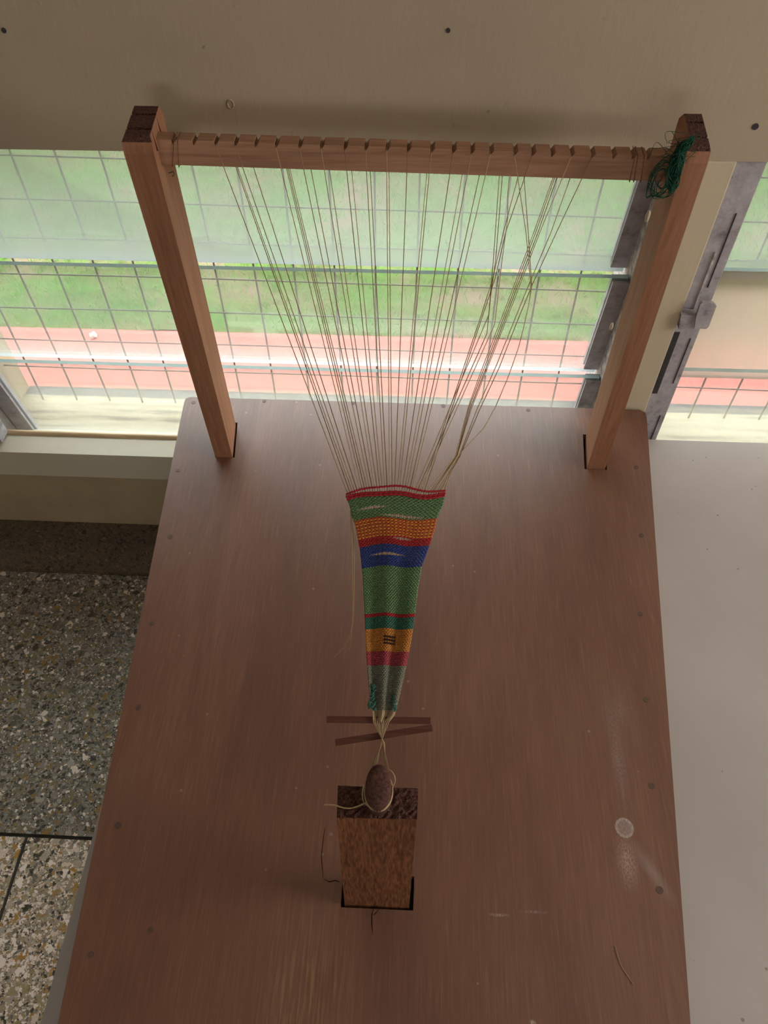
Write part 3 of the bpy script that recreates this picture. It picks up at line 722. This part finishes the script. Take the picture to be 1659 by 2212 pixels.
for b_px, kd, st_, mids in ((1198.4, 'b', 1205, [(1154, 500), (1098, 650), (1040, 800), (1011, 881), (984, 985)]), (1201.7, 'b', 1209, [(1158, 500), (1102, 650), (1044, 800), (1013, 881), (985, 987)]),
                            (1206.7, 'b', 1216, [(1163, 500), (1106, 650), (1048, 800), (1016, 881), (987, 985)]), (1210, 'f', 1235, [(1167, 500), (1110, 650), (1051, 800), (1019, 881), (988, 985)]),
                            (1234.9, 'b', 1243, [(1191, 500), (1130, 645), (1072, 790), (1030, 885), (992, 985)]),
                            (1249.8, 'f', 1280, [(1203, 500), (1149, 617), (1115, 700), (1078, 795), (1034, 890), (993, 987)]),
                            (1125, 'f', 1112, [(1136, 500), (1147, 617)]+KINK), (1128, 'b', 1116, [(1141, 500), (1149, 619)]+KINK)):
    TAIL.append((b_px, kd, st_, mids))
TH.sort(key=lambda t: t[0]); ALL = TH+TAIL
nA = len(ALL)
for i, (b_px, kd, st_, mids) in enumerate(ALL):
    u = (i+.5)/nA
    pts = []
    if kd == 'f':
        x = ony(st_, vtop(st_), BY0).x
        pts += [Vector((x, BY1+.0008, barz(x)-.004)), Vector((x, BY0-.0004, barz(x)-.0042))]
    else:
        p_ = ony(b_px, vbot(b_px)-4, BY1+.001); xs = p_.x+(0.004 if b_px > 850 else -.004)
        pts += [Vector((xs, BY1+.0012, barz(xs)-.006)), Vector((p_.x, BY1+.0010, barz(p_.x, False)+.0005))]
    top = cloth_pt(u, YT+.002, 0)
    P0_, P1_ = pts[-1], top
    for mu, mv in mids:      # kinked strings keep to the sloped sheet
        pts.append(onW(mu, mv, .0004*(i % 3)))
    # straight part down to the cloth (slight random slack)
    pts.append(top)
    for yy in np.linspace(YT, YE-.003, 14)[1:]: pts.append(cloth_pt(u, yy, 0))
    e = pts[-1]
    # cross between the lease sticks, then the two legs to the peg
    cl_ = round(u*8)/8; sp = (u-cl_)*.25     # the strings gather in nine strands
    pts.append(onW(823+(cl_-.5+sp)*33, 1560, 0)); pts.append(onW(826-(cl_-.5+sp)*9, 1606, .0009*(i % 4)))
    if u < .5: pts.append(onW(831+cl_*7+sp*4, 1640, 0)); pts.append(onW(836+cl_*8, 1668, -.003))
    else: pts.append(onW(816-(1-cl_)*14+sp*6, 1640, 0)); pts.append(onW(809-(1-cl_)*14, 1668, -.003))
    tube('warp_thread', pts, .00050, M_strings[(i*7) % 3], cl, 5)
# loops round the peg and the knotted tie
def around(z, r1, r2, a0, a1, n=22, dz=0): return [Vector((cx+math.cos(a)*r1, cy+.004+math.sin(a)*r2, z+dz*math.sin(a*2))) for a in np.linspace(a0, a1, n)]
for k, z in enumerate((.8035, .8055, .8070)): tube('peg_loop', around(z, .0128, .0172, math.radians(60), math.radians(-245), 26, .0006), .0008, M_string, cl, 6)
tie = [onz(848, 1700, .812), onz(853, 1688, .815), onz(851, 1674, .82), onz(842, 1664, .822), onz(828, 1662, .82)]
tube('tie_end', spline(tie, 6), .0006, M_string, cl, 6)
tie = [onz(786, 1695, .812), onz(783, 1715, .806), onz(786, 1732, .801), onz(795, 1740, .800), onz(802, 1737, .802), onz(798, 1732, .804), onz(788, 1735, .803), onz(772, 1742, .799), onz(755, 1746, .797), onz(738, 1744, .796), onz(722, 1739, .797), onz(698, 1738, .799)]
tube('tie_end', spline(tie, 6), .0007, M_string, cl, 6)
# the two loose ends hanging down left of the cloth onto the board
def hang(px, offs, nm='loose_end'):
    P = []
    for (u, v), o_ in zip(px, offs):
        a = onW(u, v); b = onz(u, v, BZ+.001); P.append(a.lerp(b, o_))
    return tube(nm, spline(P, 6), .0005, M_string, cl, 5)
hang([(757, 1100), (759, 1150), (761, 1230), (762, 1310), (758, 1360), (744, 1396), (720, 1421)], [0, .05, .2, .45, .7, .9, 1])
hang([(759, 1104), (764, 1180), (765, 1260), (764, 1320), (760, 1365), (755, 1400), (749, 1409)], [0, .05, .2, .45, .7, .9, 1])

# lease sticks
def stick(p, q, label, off):
    a, b = onW(*p, off), onW(*q, off); d_ = (b-a).normalized(); n_ = WN; s_ = d_.cross(n_).normalized()
    bm = bmesh.new(); w = .0031; hh = .0024
    add_prism(bm, [a+s_*w+n_*hh, a-s_*w+n_*hh, a-s_*w-n_*hh, a+s_*w-n_*hh], b-a)
    o = bm_obj('lease_stick', bm, M_stick, None, bevel=.0005); tag(o, label, 'stick', 'flat sticks under the crossed warp strings'); return o
stick((706, 1554), (930, 1557), 'thin brown stick across the strings, nearer the cloth', -.0036)
stick((725, 1604), (934, 1572), 'thin brown stick slanting across the strings, nearer the peg block', -.0036)

# tangle of green yarn on the right post
c0 = ony(1437, 345, .862)
ty_ = thing('yarn_tangle', c0, label='tangle of dark green yarn hanging on the right loom post', cat='yarn')
rt = random.Random(21)
def cpt(u, v, y): return ony(u, v, y)
V, Fc = [], []
for k in range(70):      # dense hank crossing from the post top down to the bar end
    s0 = rt.uniform(0, 1); pts = []
    for j, (u, v, sp) in enumerate(((1497, 300, 5), (1475, 318, 13), (1463, 345, 15), (1456, 372, 17), (1452, 398, 13), (1447, 412, 9))):
        pts.append(cpt(u+rt.uniform(-sp, sp), v+rt.uniform(-7, 7), .838+rt.uniform(-.008, .006)-.002*j))
    tube_data(spline(pts[:rt.choice((4, 5, 6))], 4), .0005, 4, V, Fc)
mesh_obj('hank', V, Fc, M_dgreen, ty_)
for k in range(16):      # hanging loops
    uc, vc = 1432+rt.uniform(-10, 10), 385+rt.uniform(-12, 14); ru, rv = rt.uniform(15, 27), rt.uniform(26, 46); a0 = rt.uniform(0, 6)
    pts = []
    for a in np.linspace(a0, a0+rt.uniform(3.6, 6.6), 22):
        wob = 1+.08*math.sin(3*a+k); v_ = vc+math.sin(a)*rv*wob; u_ = uc+math.cos(a)*ru*wob+(vc-v_)*.35
        if v_ > 429: v_ = 429-(v_-429)*.5
        pts.append(cpt(u_, v_, .846+.006*math.sin(a*2+k)))
    tube('loop', pts, .0005, M_dgreen, ty_, 4)
for k in range(14):      # stray hairs up the post head and over the bar
    u0, v0 = 1470+rt.uniform(-30, 20), 320+rt.uniform(-12, 30)
    pts = [cpt(u0, v0, .842), cpt(u0+rt.uniform(-30, 26), v0+rt.uniform(-26, 6), .838), cpt(u0+rt.uniform(-46, 50), v0+rt.uniform(-36, 14), .836)]
    tube('stray_hair', spline(pts, 5), .0003, M_dgreen, ty_, 4)
# pale fibre lying on the board
tag(tube('fibre', spline([onz(u, v, BZ+.0006) for u, v in ((1329, 2043), (1334, 2064), (1343, 2088), (1356, 2108), (1368, 2126))], 6), .00035, M_string, None, 5),
    'single curved pale fibre lying on the brown board', 'fibre')
